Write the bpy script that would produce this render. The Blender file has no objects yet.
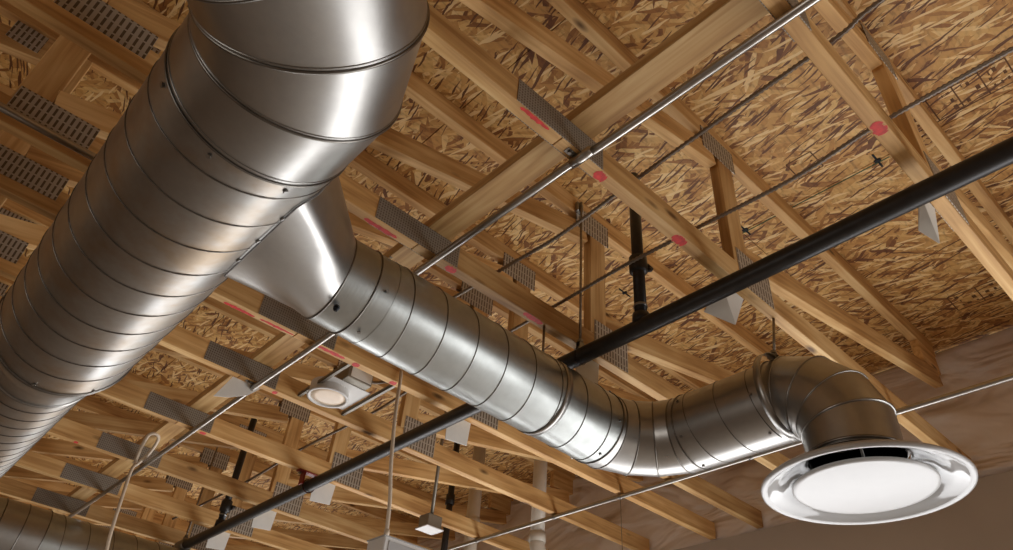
import bpy, bmesh, math, random
from mathutils import Vector, Matrix
random.seed(7)
COL = bpy.context.scene.collection
PI = math.pi
# world frame: camera at the origin (eye height), +X = along the roof trusses towards the outside wall,
# +Y = across the trusses, +Z up.  floor at -1.6, truss underside at 1.45
FLOOR = -1.6
ZB = 1.45            # underside of bottom chords
ZT = 2.09            # underside of top chords
ZD = 2.18            # underside of roof deck

# ------------------------------------------------------------------ materials
def newmat(name):
    m = bpy.data.materials.new(name); m.use_nodes = True
    nt = m.node_tree; nt.nodes.clear()
    out = nt.nodes.new('ShaderNodeOutputMaterial'); b = nt.nodes.new('ShaderNodeBsdfPrincipled')
    nt.links.new(b.outputs[0], out.inputs[0])
    return m, nt, b
def N(nt, t, **kw):
    n = nt.nodes.new(t)
    for k, v in kw.items():
        setattr(n, k, v)
    return n
def ramp(nt, stops, src, interp='LINEAR'):
    r = nt.nodes.new('ShaderNodeValToRGB'); r.color_ramp.interpolation = interp
    el = r.color_ramp.elements
    while len(el) < len(stops): el.new(.5)
    for e, (p, c) in zip(el, stops):
        e.position = p; e.color = (*c, 1)
    nt.links.new(src, r.inputs[0]); return r
def srgb(r, g, b):
    f = lambda c: (c/255/12.92 if c/255 <= .04045 else ((c/255+.055)/1.055)**2.4)
    return (f(r), f(g), f(b))
def simple(name, col, rough=.5, metal=0, noise=.0, scale=20, bump=0):
    m, nt, b = newmat(name)
    b.inputs['Roughness'].default_value = rough; b.inputs['Metallic'].default_value = metal
    tc = N(nt, 'ShaderNodeTexCoord'); nz = N(nt, 'ShaderNodeTexNoise')
    nz.inputs['Scale'].default_value = scale; nz.inputs['Detail'].default_value = 4
    nt.links.new(tc.outputs['Object'], nz.inputs['Vector'])
    lo = tuple(c*(1-noise) for c in col); hi = tuple(min(1, c*(1+noise)) for c in col)
    r = ramp(nt, [(.3, lo), (.7, hi)], nz.outputs[0]); nt.links.new(r.outputs[0], b.inputs['Base Color'])
    if bump:
        bp = N(nt, 'ShaderNodeBump'); bp.inputs['Strength'].default_value = bump; bp.inputs['Distance'].default_value = .01
        nt.links.new(nz.outputs[0], bp.inputs['Height']); nt.links.new(bp.outputs[0], b.inputs['Normal'])
    return m
def mk_wood(name, c_lo, c_mid, c_hi, knot=True):
    """sawn spruce: grain runs along local X of each board, shifted at random per board"""
    m, nt, b = newmat(name); L = nt.links.new
    tc = N(nt, 'ShaderNodeTexCoord'); oi = N(nt, 'ShaderNodeObjectInfo')
    sh = N(nt, 'ShaderNodeVectorMath', operation='SCALE'); sh.inputs['Scale'].default_value = 37.
    cmb = N(nt, 'ShaderNodeCombineXYZ')
    for i in range(3): L(oi.outputs['Random'], cmb.inputs[i])
    L(cmb.outputs[0], sh.inputs[0])
    add = N(nt, 'ShaderNodeVectorMath', operation='ADD'); L(tc.outputs['Object'], add.inputs[0]); L(sh.outputs[0], add.inputs[1])
    mp = N(nt, 'ShaderNodeMapping'); mp.inputs['Scale'].default_value = (1.4, 26, 26); L(add.outputs[0], mp.inputs[0])
    n1 = N(nt, 'ShaderNodeTexNoise'); n1.inputs['Scale'].default_value = 1.6; n1.inputs['Detail'].default_value = 5; n1.inputs['Distortion'].default_value = .6
    L(mp.outputs[0], n1.inputs[0])
    mp2 = N(nt, 'ShaderNodeMapping'); mp2.inputs['Scale'].default_value = (2.2, 5, 5); L(add.outputs[0], mp2.inputs[0])
    n2 = N(nt, 'ShaderNodeTexNoise'); n2.inputs['Scale'].default_value = 1.3; n2.inputs['Detail'].default_value = 2; L(mp2.outputs[0], n2.inputs[0])
    mix = N(nt, 'ShaderNodeMath', operation='ADD'); L(n1.outputs[0], mix.inputs[0]); L(n2.outputs[0], mix.inputs[1])
    hv = N(nt, 'ShaderNodeMath', operation='MULTIPLY'); hv.inputs[1].default_value = .5; L(mix.outputs[0], hv.inputs[0])
    r = ramp(nt, [(.34, c_lo), (.5, c_mid), (.64, c_hi)], hv.outputs[0])
    # board to board tint
    hs = N(nt, 'ShaderNodeHueSaturation'); L(r.outputs[0], hs.inputs['Color'])
    mr = N(nt, 'ShaderNodeMapRange'); mr.inputs['To Min'].default_value = .8; mr.inputs['To Max'].default_value = 1.18
    L(oi.outputs['Random'], mr.inputs[0]); L(mr.outputs[0], hs.inputs['Value'])
    col = hs.outputs[0]
    if knot:
        mk = N(nt, 'ShaderNodeMapping'); mk.inputs['Scale'].default_value = (3.2, 9, 9); L(add.outputs[0], mk.inputs[0])
        vo = N(nt, 'ShaderNodeTexVoronoi'); vo.inputs['Scale'].default_value = 1.1; L(mk.outputs[0], vo.inputs[0])
        kr = ramp(nt, [(.05, (1, 1, 1)), (.15, (0, 0, 0))], vo.outputs['Distance'])
        mx = N(nt, 'ShaderNodeMix', data_type='RGBA'); L(kr.outputs[0], mx.inputs[0]); L(col, mx.inputs[6])
        mx.inputs[7].default_value = (*[c*.4 for c in c_lo], 1); col = mx.outputs[2]
    L(col, b.inputs['Base Color']); b.inputs['Roughness'].default_value = .62
    bp = N(nt, 'ShaderNodeBump'); bp.inputs['Strength'].default_value = .12; bp.inputs['Distance'].default_value = .004
    L(n1.outputs[0], bp.inputs['Height']); L(bp.outputs[0], b.inputs['Normal'])
    return m
def mk_osb():
    m, nt, b = newmat('osb_strands'); L = nt.links.new
    tc = N(nt, 'ShaderNodeTexCoord')
    wz = N(nt, 'ShaderNodeTexNoise'); wz.inputs['Scale'].default_value = 7; wz.inputs['Detail'].default_value = 3
    L(tc.outputs['Object'], wz.inputs[0])
    ws = N(nt, 'ShaderNodeVectorMath', operation='SCALE'); ws.inputs['Scale'].default_value = .03; L(wz.outputs['Color'], ws.inputs[0])
    wa = N(nt, 'ShaderNodeVectorMath', operation='ADD'); L(tc.outputs['Object'], wa.inputs[0]); L(ws.outputs[0], wa.inputs[1])
    def layer(ang, sx, sy, off):
        r_ = N(nt, 'ShaderNodeMapping'); r_.inputs['Rotation'].default_value = (0, 0, ang); r_.inputs['Location'].default_value = (off, off*1.7, 0)
        L(wa.outputs[0], r_.inputs[0])
        s_ = N(nt, 'ShaderNodeMapping'); s_.inputs['Scale'].default_value = (sx, sy, 1); L(r_.outputs[0], s_.inputs[0])
        v = N(nt, 'ShaderNodeTexVoronoi', voronoi_dimensions='2D'); v.inputs['Scale'].default_value = 1
        v.inputs['Randomness'].default_value = 1; L(s_.outputs[0], v.inputs[0])
        sp = N(nt, 'ShaderNodeSeparateColor'); L(v.outputs['Color'], sp.inputs[0])
        return v, sp
    stops = [(0, srgb(112, 66, 28)), (.12, srgb(158, 106, 50)), (.35, srgb(192, 142, 76)), (.65, srgb(208, 162, 94)), (.88, srgb(222, 182, 114)), (1, srgb(238, 204, 144))]
    lay = [layer(-1.5, 8, 52, 0), layer(-1.2, 9, 60, 3.3), layer(-1.85, 10, 66, 7.1), layer(-.85, 11, 50, 11.7), layer(-2.3, 12, 70, 17.3)]
    v0, s0 = lay[0]
    col = ramp(nt, stops, s0.outputs[0]).outputs[0]; hgt = s0.outputs[2]
    for (v, s), th in zip(lay[1:], (.52, .6, .66, .72)):
        gt = N(nt, 'ShaderNodeMath', operation='GREATER_THAN'); gt.inputs[1].default_value = th; L(s.outputs[1], gt.inputs[0])
        c2 = ramp(nt, stops, s.outputs[0])
        mx = N(nt, 'ShaderNodeMix', data_type='RGBA'); L(gt.outputs[0], mx.inputs[0]); L(col, mx.inputs[6]); L(c2.outputs[0], mx.inputs[7])
        col = mx.outputs[2]
        mh = N(nt, 'ShaderNodeMix', data_type='FLOAT'); L(gt.outputs[0], mh.inputs[0]); L(hgt, mh.inputs[2]); L(s.outputs[2], mh.inputs[3]); hgt = mh.outputs[0]
    # fine fibre streaks and pits
    fz = N(nt, 'ShaderNodeTexNoise'); fz.inputs['Scale'].default_value = 60; fz.inputs['Detail'].default_value = 4
    fm = N(nt, 'ShaderNodeMapping'); fm.inputs['Rotation'].default_value = (0, 0, -1.5); fm.inputs['Scale'].default_value = (.4, 1.3, 1); L(tc.outputs['Object'], fm.inputs[0]); L(fm.outputs[0], fz.inputs[0])
    fr = ramp(nt, [(.3, (.38, .3, .24)), (.46, (.95, .93, .9)), (.7, (1.15, 1.15, 1.12))], fz.outputs[0])
    mu = N(nt, 'ShaderNodeMix', data_type='RGBA', blend_type='MULTIPLY'); mu.inputs[0].default_value = .6
    L(col, mu.inputs[6]); L(fr.outputs[0], mu.inputs[7])
    vd, sd = layer(-1.35, 13, 170, 23.1)  # sparse thin dark strands, crevice shadow put into the colour
    gd = N(nt, 'ShaderNodeMath', operation='GREATER_THAN'); gd.inputs[1].default_value = .90; L(sd.outputs[1], gd.inputs[0])
    vl, sl = layer(-1.75, 12, 110, 31.1)
    gl = N(nt, 'ShaderNodeMath', operation='GREATER_THAN'); gl.inputs[1].default_value = .9; L(sl.outputs[1], gl.inputs[0])
    ma = N(nt, 'ShaderNodeMix', data_type='RGBA'); L(gl.outputs[0], ma.inputs[0]); L(mu.outputs[2], ma.inputs[6]); ma.inputs[7].default_value = (*srgb(238, 206, 148), 1)
    mb = N(nt, 'ShaderNodeMix', data_type='RGBA'); L(gd.outputs[0], mb.inputs[0]); L(ma.outputs[2], mb.inputs[6]); mb.inputs[7].default_value = (*srgb(104, 62, 28), 1)
    L(mb.outputs[2], b.inputs['Base Color']); b.inputs['Roughness'].default_value = .6
    bp = N(nt, 'ShaderNodeBump'); bp.inputs['Strength'].default_value = .5; bp.inputs['Distance'].default_value = .004
    L(hgt, bp.inputs['Height']); L(bp.outputs[0], b.inputs['Normal'])
    return m
def mk_galv(name, col, rough, axis='Y', smudge=.35, spangle=.08, warm=None):
    """galvanised sheet, faint brushed lines round the duct, smudges from handling"""
    m, nt, b = newmat(name); L = nt.links.new
    tc = N(nt, 'ShaderNodeTexCoord')
    mp = N(nt, 'ShaderNodeMapping'); mp.inputs['Scale'].default_value = (3, 160, 3) if axis == 'Y' else (160, 3, 3)
    L(tc.outputs['Object'], mp.inputs[0])
    n1 = N(nt, 'ShaderNodeTexNoise'); n1.inputs['Scale'].default_value = 1; n1.inputs['Detail'].default_value = 3; L(mp.outputs[0], n1.inputs[0])
    n2 = N(nt, 'ShaderNodeTexNoise'); n2.inputs['Scale'].default_value = 7; n2.inputs['Detail'].default_value = 4; n2.inputs['Roughness'].default_value = .55; L(tc.outputs['Object'], n2.inputs[0])
    n3 = N(nt, 'ShaderNodeTexNoise'); n3.inputs['Scale'].default_value = 45; n3.inputs['Detail'].default_value = 3; L(tc.outputs['Object'], n3.inputs[0])
    lo = tuple(c*(1-smudge*.6) for c in (warm or col))
    cr = ramp(nt, [(.32, lo), (.58, col)], n2.outputs[0])
    mx = N(nt, 'ShaderNodeMix', data_type='RGBA', blend_type='MULTIPLY'); mx.inputs[0].default_value = 1
    sr = ramp(nt, [(.35, (1-spangle,)*3), (.65, (1, 1, 1))], n3.outputs[0]); L(cr.outputs[0], mx.inputs[6]); L(sr.outputs[0], mx.inputs[7])
    L(mx.outputs[2], b.inputs['Base Color']); b.inputs['Metallic'].default_value = 1
    rr = N(nt, 'ShaderNodeMapRange'); rr.inputs['To Min'].default_value = rough*1.35; rr.inputs['To Max'].default_value = rough*.7
    L(n2.outputs[0], rr.inputs[0]); L(rr.outputs[0], b.inputs['Roughness'])
    bp = N(nt, 'ShaderNodeBump'); bp.inputs['Strength'].default_value = .1; bp.inputs['Distance'].default_value = .002
    L(n1.outputs[0], bp.inputs['Height'])
    L(bp.outputs[0], b.inputs['Normal'])
    return m
def mk_plate(name, ribbed):
    """pressed truss plate: rows of punched slots"""
    m, nt, b = newmat(name); L = nt.links.new
    tc = N(nt, 'ShaderNodeTexCoord')
    mp = N(nt, 'ShaderNodeMapping'); mp.inputs['Scale'].default_value = (62, 1, 28) if ribbed else (110, 1, 95)
    L(tc.outputs['Object'], mp.inputs[0])
    sp = N(nt, 'ShaderNodeSeparateXYZ'); L(mp.outputs[0], sp.inputs[0])
    def saw(o, off=0):
        a = N(nt, 'ShaderNodeMath', operation='ADD'); a.inputs[1].default_value = off; L(o, a.inputs[0])
        f = N(nt, 'ShaderNodeMath', operation='FRACT'); L(a.outputs[0], f.inputs[0])
        s = N(nt, 'ShaderNodeMath', operation='SUBTRACT'); s.inputs[1].default_value = .5; L(f.outputs[0], s.inputs[0])
        q = N(nt, 'ShaderNodeMath', operation='ABSOLUTE'); L(s.outputs[0], q.inputs[0]); return q.outputs[0]
    gx = N(nt, 'ShaderNodeMath', operation='LESS_THAN'); gx.inputs[1].default_value = .2 if ribbed else .24; L(saw(sp.outputs[0]), gx.inputs[0])
    gz = N(nt, 'ShaderNodeMath', operation='LESS_THAN'); gz.inputs[1].default_value = .42 if ribbed else .3; L(saw(sp.outputs[2], .3), gz.inputs[0])
    h = N(nt, 'ShaderNodeMath', operation='MULTIPLY'); L(gx.outputs[0], h.inputs[0]); L(gz.outputs[0], h.inputs[1])
    mx = N(nt, 'ShaderNodeMix', data_type='RGBA'); L(h.outputs[0], mx.inputs[0])
    mx.inputs[6].default_value = (*(srgb(186, 178, 164) if ribbed else srgb(150, 144, 134)), 1); mx.inputs[7].default_value = (*srgb(104, 90, 72), 1)
    L(mx.outputs[2], b.inputs['Base Color']); b.inputs['Metallic'].default_value = .45; b.inputs['Roughness'].default_value = .5
    bp = N(nt, 'ShaderNodeBump', invert=True); bp.inputs['Strength'].default_value = .5; bp.inputs['Distance'].default_value = .003
    L(h.outputs[0], bp.inputs['Height']); L(bp.outputs[0], b.inputs['Normal'])
    return m

WOOD = mk_wood('sawn_spruce', srgb(158, 112, 60), srgb(204, 160, 100), srgb(228, 192, 134))
OSB = mk_osb()
GALV = mk_galv('galvanised_main', srgb(168, 166, 162), .37, 'Y', .28, .06, srgb(172, 154, 132))
GALVB = mk_galv('galvanised_branch', srgb(172, 175, 172), .34, 'X', .2, .06)
GALVE = mk_galv('galvanised_fitting', srgb(170, 168, 164), .32, 'Y', .2, .04)
SEAM = simple('seam_lip', srgb(120, 116, 110), .35, 1, .15)
PLATEF = mk_plate('nail_plate_fine', False)
PLATER = mk_plate('nail_plate_ribbed', True)
EMT = simple('conduit_zinc', srgb(180, 176, 170), .28, 1, .08)
ROD = simple('threaded_rod_zinc', srgb(150, 140, 126), .4, 1, .2, 90, .3)
BLACKP = simple('black_steel_pipe', srgb(38, 35, 33), .38, .2, .3, 30, .05)
BX = simple('armored_cable', srgb(138, 127, 115), .4, .8, .2, 200)
WHITE = simple('white_enamel', srgb(172, 171, 169), .3, 0, .02)
WHITEG = simple('glossy_white_enamel', srgb(178, 178, 177), .08, 0, .02)
WHITEM = simple('white_plastic_box', srgb(214, 212, 208), .45, 0, .03)
PAPER = simple('truss_tag_paper', srgb(232, 232, 226), .7, 0, .03)
PVC = simple('white_pvc', srgb(214, 206, 192), .35, 0, .04)
CHROME = simple('diffuser_inner_reflector', srgb(205, 208, 210), .1, 1, .05)
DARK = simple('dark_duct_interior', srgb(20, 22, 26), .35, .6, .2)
CORD = simple('cream_cord', srgb(206, 190, 168), .5, 0, .08, 60)
REDP = simple('red_spray_paint', srgb(206, 52, 46), .6, 0, .25, 60)
REDC = simple('red_clamp_paint', srgb(132, 40, 28), .45, .1, .2)
GREENP = simple('green_chalk', srgb(60, 84, 50), .8, 0, .3, 60)
INK = simple('grade_stamp_ink', srgb(104, 68, 38), .8, 0, .3, 80)
SEAL = simple('duct_sealant', srgb(96, 92, 88), .7, .2, .3, 80, .4)
SCREW = simple('screw_steel', srgb(150, 148, 144), .3, 1, .1)
LENS = simple('frosted_lens', srgb(240, 220, 196), .35, 0, .04)
GREYBOX = simple('grey_steel_box', srgb(140, 134, 122), .45, .6, .1)
FELT = simple('black_roof_felt', srgb(24, 20, 18), .9, 0, .2)
def mk_barrier():
    m, nt, b = newmat('foil_faced_vapor_barrier'); L = nt.links.new
    tc = N(nt, 'ShaderNodeTexCoord'); n = N(nt, 'ShaderNodeTexNoise'); n.inputs['Scale'].default_value = 3; n.inputs['Detail'].default_value = 6
    L(tc.outputs['Object'], n.inputs[0])
    r = ramp(nt, [(.3, srgb(226, 216, 210)), (.7, srgb(242, 236, 232))], n.outputs[0]); L(r.outputs[0], b.inputs['Base Color'])
    b.inputs['Roughness'].default_value = .38
    mp = N(nt, 'ShaderNodeMapping'); mp.inputs['Rotation'].default_value = (.8, 0, 0); mp.inputs['Scale'].default_value = (1, 1.3, 3.4); L(tc.outputs['Object'], mp.inputs[0])
    n2 = N(nt, 'ShaderNodeTexNoise'); n2.inputs['Scale'].default_value = 1.3; n2.inputs['Detail'].default_value = 2.5; n2.inputs['Distortion'].default_value = .9; L(mp.outputs[0], n2.inputs[0])
    bp = N(nt, 'ShaderNodeBump'); bp.inputs['Strength'].default_value = 1; bp.inputs['Distance'].default_value = .1
    L(n2.outputs[0], bp.inputs['Height']); L(bp.outputs[0], b.inputs['Normal'])
    return m
BARRIER = mk_barrier()
DRYWALL = simple('painted_drywall', srgb(186, 176, 166), .85, 0, .03, 5, .02)
CONCRETE = simple('concrete_floor', srgb(158, 146, 132), .7, 0, .15, 3)
WALLM = simple('far_wall_paint', srgb(150, 128, 104), .85, 0, .04, 2)

# ------------------------------------------------------------------ mesh helpers
def obj(name, bm, mat, parent=None, smooth=False, loc=None, rot=None):
    me = bpy.data.meshes.new(name); bmesh.ops.recalc_face_normals(bm, faces=bm.faces[:]) if len(bm.faces) else None
    bm.to_mesh(me); bm.free()
    if isinstance(mat, (list, tuple)):
        for q in mat: me.materials.append(q)
    else: me.materials.append(mat)
    if smooth:
        for p in me.polygons: p.use_smooth = True
    o = bpy.data.objects.new(name, me); COL.objects.link(o)
    if parent: o.parent = parent
    if loc is not None: o.location = loc
    if rot is not None: o.rotation_euler = rot
    return o
def tag(o, label, cat, group=None, kind=None):
    o['label'] = label; o['category'] = cat
    if group: o['group'] = group
    if kind: o['kind'] = kind
    return o
def thing(name, loc, label, cat, group=None):
    o = bpy.data.objects.new(name, None); COL.objects.link(o); o.location = loc; o.empty_display_size = .1
    return tag(o, label, cat, group)
def struct(name, bm, mat, **k):
    o = obj(name, bm, mat, **k); o['kind'] = 'structure'; return o
def box(bm, x0, x1, y0, y1, z0, z1, bev=0, mi=0):
    r = bmesh.ops.create_cube(bm, size=1)
    vs = r['verts']
    for v in vs:
        v.co = Vector(((x0+x1)/2 + v.co.x*(x1-x0), (y0+y1)/2 + v.co.y*(y1-y0), (z0+z1)/2 + v.co.z*(z1-z0)))
    fs = {f for v in vs for f in v.link_faces}
    for f in fs: f.material_index = mi
    if bev:
        es = list({e for v in vs for e in v.link_edges})
        bmesh.ops.bevel(bm, geom=es, offset=bev, segments=1, affect='EDGES', profile=.5)
    return bm
def B(*a, **k): return box(bmesh.new(), *a, **k)
def frame(d):
    d = d.normalized(); up = Vector((0, 0, 1)) if abs(d.z) < .95 else Vector((0, 1, 0))
    u = up.cross(d).normalized(); v = d.cross(u).normalized(); return u, v
def rings_to(bm, rings, cap=True, closed=False):
    n = len(rings[0]); vr = [[bm.verts.new(p) for p in r] for r in rings]
    for a, b in zip(vr, vr[1:] + ([vr[0]] if closed else [])):
        for i in range(n):
            bm.faces.new((a[i], a[(i+1) % n], b[(i+1) % n], b[i]))
    if cap and not closed:
        bm.faces.new(vr[0][::-1]); bm.faces.new(vr[-1])
    return bm
def tube(bm, pts, r, n=12, cap=True, closed=False):
    pts = [Vector(p) for p in pts]; rings = []; u = None
    for i, p in enumerate(pts):
        if closed: d = pts[(i+1) % len(pts)] - pts[i-1]
        elif i == 0: d = pts[1]-pts[0]
        elif i == len(pts)-1: d = pts[-1]-pts[-2]
        else: d = (pts[i+1]-pts[i]).normalized() + (pts[i]-pts[i-1]).normalized()
        d.normalize()
        if u is None: u, v = frame(d)
        else:
            u = (u - d*u.dot(d)).normalized(); v = d.cross(u)
        rr = r[i] if isinstance(r, (list, tuple)) else r
        rings.append([p + (u*math.cos(2*PI*k/n) + v*math.sin(2*PI*k/n))*rr for k in range(n)])
    return rings_to(bm, rings, cap, closed)
def T(pts, r, n=12, **k): return tube(bmesh.new(), pts, r, n, **k)
def spline(P, k=8):
    P = [Vector(p) for p in P]; Q = [P[0]*2-P[1]] + P + [P[-1]*2-P[-2]]; out = []
    for i in range(1, len(Q)-2):
        for j in range(k):
            t = j/k; a, b, c, d = Q[i-1:i+3]
            out.append(.5*((2*b) + (c-a)*t + (2*a-5*b+4*c-d)*t*t + (3*b-a-3*c+d)*t**3))
    out.append(P[-1]); return out
def gored(points, r, n=72):
    """constant-radius duct along a polyline of axis points, mitred joints; returns (ring lists of the segments)"""
    P = [Vector(p) for p in points]; segs = []
    dirs = [(P[i+1]-P[i]).normalized() for i in range(len(P)-1)]
    u0, v0 = frame(dirs[0]); 
    fr = [(u0, v0)]
    for i in range(1, len(dirs)):
        q = dirs[i-1].rotation_difference(dirs[i]); fr.append((q @ fr[-1][0], q @ fr[-1][1]))
    def ring(i, pt, nrm):
        d = dirs[i]; u, v = fr[i]; out = []
        for k in range(n):
            q = P[i] + (u*math.cos(2*PI*k/n) + v*math.sin(2*PI*k/n))*r
            t = (pt - q).dot(nrm)/d.dot(nrm); out.append(q + d*t)
        return out
    for i in range(len(dirs)):
        na = dirs[i] if i == 0 else (dirs[i-1]+dirs[i]).normalized()
        nb = dirs[i] if i == len(dirs)-1 else (dirs[i]+dirs[i+1]).normalized()
        segs.append((ring(i, P[i], na), ring(i, P[i+1], nb)))
    return segs
def duct_mesh(segs, bm=None, sub=6):
    bm = bm or bmesh.new()
    for a, b in segs:
        rings = [[p.lerp(q, j/sub) for p, q in zip(a, b)] for j in range(sub+1)]
        rings_to(bm, rings, cap=False)
    return bm
def bead(ring, r, n=6, bm=None):
    return tube(bm or bmesh.new(), ring, r, n, closed=True)
def circ(c, axis, r, n=72):
    c = Vector(c); u, v = frame(Vector(axis)); return [c + (u*math.cos(2*PI*k/n)+v*math.sin(2*PI*k/n))*r for k in range(n)]
def helix(c0, c1, r, pitch, t=.0016, per=56, phase=0):
    c0, c1 = Vector(c0), Vector(c1); d = c1-c0; L = d.length; u, v = frame(d); d.normalize()
    n = int(L/pitch*per); pts = []
    for i in range(n+1):
        a = 2*PI*i/per + phase; pts.append(c0 + d*(pitch*i/per) + (u*math.cos(a)+v*math.sin(a))*(r+t*.4))
    return T(pts, t, 5)
def lathe(bm, prof, c=(0, 0), n=72, mi=0):
    """prof: list of (r, z) revolved round the vertical through c"""
    rings = [[Vector((c[0]+r*math.cos(2*PI*k/n), c[1]+r*math.sin(2*PI*k/n), z)) for k in range(n)] for r, z in prof]
    nf = len(bm.faces); rings_to(bm, rings, cap=False); bm.faces.ensure_lookup_table()
    for f in bm.faces[nf:]: f.material_index = mi
    return bm
def hexnut(c, r, h, axis=(0, 0, 1)):
    c = Vector(c); a = Vector(axis).normalized()
    bm = bmesh.new(); rings_to(bm, [circ(c-a*h/2, a, r, 6), circ(c+a*h/2, a, r, 6)]); return bm

# ------------------------------------------------------------------ room shell
XW = 3.53
struct('floor', B(-6, 3.7, -5, 10, FLOOR-.1, FLOOR), CONCRETE)
# wall with the drywall: storefront window openings lower down (outside the picture) let the daylight in
bm = bmesh.new()
for z0, z1 in ((FLOOR, -1.2), (.4, ZB-.005)): box(bm, XW, XW+.12, -5, 10, z0, z1)
ys = [-5, -3.4, -.4, .0, 3., 3.5, 6.5, 7.0, 9.4, 10]
for i in range(0, len(ys)-1, 2): box(bm, XW, XW+.12, ys[i], ys[i+1], -1.2, .4)
struct('wall_right', bm, DRYWALL)
struct('wall_left', B(-6.1, -6, -5, 10, FLOOR, ZD), WALLM)
struct('wall_back', B(-6, XW+.3, -5.1, -5, FLOOR, ZD), WALLM)
struct('wall_far', B(-6, XW+.3, 10, 10.1, FLOOR, ZD), WALLM)
# roof deck: sheets 1.22 m wide with open joints, dark felt above
bm = bmesh.new()
seams = [-6.1, -5.12, -3.90, -2.68, -1.46, -.27, .935, 2.212, 3.43, 3.8]
for i in range(len(seams)-1):
    off = (i % 2)*1.22
    yy = [-5.1] + [y for y in [(-5 + off + 2.44*k) for k in range(8)] if -5 < y < 10.1] + [10.1]
    for a, b in zip(yy, yy[1:]):
        box(bm, seams[i]+.002, seams[i+1]-.002, a+.0015, b-.0015, ZD, ZD+.012)
nf = len(bm.faces)
box(bm, -6.1, 3.8, -5.1, 10.1, ZD+.013, ZD+.03, mi=1)
ceil = struct('ceiling', bm, [OSB, FELT])
def ceil_part(name, bm, mat): 
    o = obj(name, bm, mat, ceil); return o
# chalk line and panel clips along one joint, printed grade stamps
bm = bmesh.new(); box(bm, 2.222, 2.227, .46, 1.12, ZD-.0012, ZD)
ceil_part('chalk_line', bm, GREENP)
for y in (.5, 1.08, -.1, 1.75):
    bm = bmesh.new(); box(bm, 2.205, 2.219, y-.012, y+.012, ZD-.004, ZD+.004, .001); box(bm, 2.17, 2.255, y-.004, y+.004, ZD-.003, ZD, .001)
    ceil_part('panel_clip', bm, DARK)
def stamp(x, y, w, h, cells):
    bm = bmesh.new(); t = .005; z0, z1 = ZD-.0008, ZD
    for a in range(cells+1):
        yy = y + h*a/cells; box(bm, x, x+w, yy-t/2, yy+t/2, z0, z1)
    box(bm, x-t/2, x+t/2, y, y+h, z0, z1); box(bm, x+w-t/2, x+w+t/2, y, y+h, z0, z1)
    rnd = random.Random(int(x*100))
    for a in range(cells):
        y0 = y+h*a/cells
        for k in range(3):
            xa = x+w*(.12+.3*k); 
            for j in range(3):
                if rnd.random() < .25: continue
                box(bm, xa, xa+w*rnd.uniform(.06, .2), y0+h/cells*(.15+.26*j), y0+h/cells*(.15+.26*j+rnd.uniform(.04, .16)), z0, z1)
    ceil_part('grade_stamp', bm, INK)
stamp(2.06, .0, .12, .34, 4)
stamp(3.24, .42, .13, .24, 2)
stamp(2.0, .66, .1, .1, 1)

# vapour barrier behind and above the wall plate
bm = bmesh.new(); ny, nz = 260, 22
rnd = random.Random(3)
ph = [rnd.uniform(0, 6) for _ in range(12)]
grid = []
for i in range(ny+1):
    y = -1.6 + 11.5*i/ny; row = []
    for j in range(nz+1):
        t = j/nz; z = ZB-.012 + (ZD-ZB+.006)*t; x = XW+.012 + .115*t
        w = math.sin(PI*min(1, t*1.02))
        d = .026*math.sin(y*5.1+ph[0]+t*3) + .013*math.sin(y*11+ph[1]-t*6) + .008*math.sin(y*23+ph[2]+t*9) + .010*math.sin(t*9+y*2.2+ph[3])
        fold = .035*max(0, math.sin(y*7.3 + t*4.2+ph[4]))**6 + .025*max(0, math.sin(y*4.1 - t*5.5+ph[5]))**8
        x += (-.012 + d - fold)*w*.9
        row.append(bm.verts.new((x, y, z)))
    grid.append(row)
for i in range(ny):
    for j in range(nz):
        bm.faces.new((grid[i][j], grid[i+1][j], grid[i+1][j+1], grid[i][j+1]))
bar = obj('vapor_barrier', bm, BARRIER, smooth=True)
md = bar.modifiers.new('s', 'SOLIDIFY'); md.thickness = .003; md.offset = 1
tag(bar, 'wrinkled pinkish-grey insulation facing filling the gap between wall top and roof deck', 'insulation')

# ------------------------------------------------------------------ roof trusses
YL = [-1.55, -.92, -.31, .302, .902, 1.517, 1.96, 2.255, 2.715, 3.35, 3.985, 4.58, 5.14, 5.75, 6.36, 6.97, 7.58]
HW = .019
def beam(length, h=.089, bev=.0018):
    return B(0, length, -HW, HW, 0, h, bev=bev)
_cache = {}
def member(name, parent, x0, z0, x1, z1, h=.089):
    """board whose lower edge runs from (x0,z0) to (x1,z1) in the truss plane"""
    key = (name, round(x0, 3), round(z0, 3), round(x1, 3), round(z1, 3), h)
    if key in _cache:
        o = _cache[key].copy(); COL.objects.link(o); o.parent = parent; return o
    L = math.hypot(x1-x0, z1-z0); a = math.atan2(z1-z0, x1-x0)
    o = obj(name, beam(L, h), WOOD, parent); o.location = (x0, 0, z0-ZB); o.rotation_euler = (0, -a, 0)
    _cache[key] = o; return o
def plate(parent, x0, x1, z0, z1, mat, both=True):
    key = ('p', x0, x1, z0, z1)
    if key in _cache:
        o = _cache[key].copy(); COL.objects.link(o); o.parent = parent; return o
    bm = bmesh.new()
    box(bm, x0, x1, -HW-.0022, -HW+.0002, z0-ZB, z1-ZB); box(bm, x0, x1, HW-.0002, HW+.0022, z0-ZB, z1-ZB)
    o = obj('nail_plate', bm, mat, parent); _cache[key] = o; return o
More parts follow.
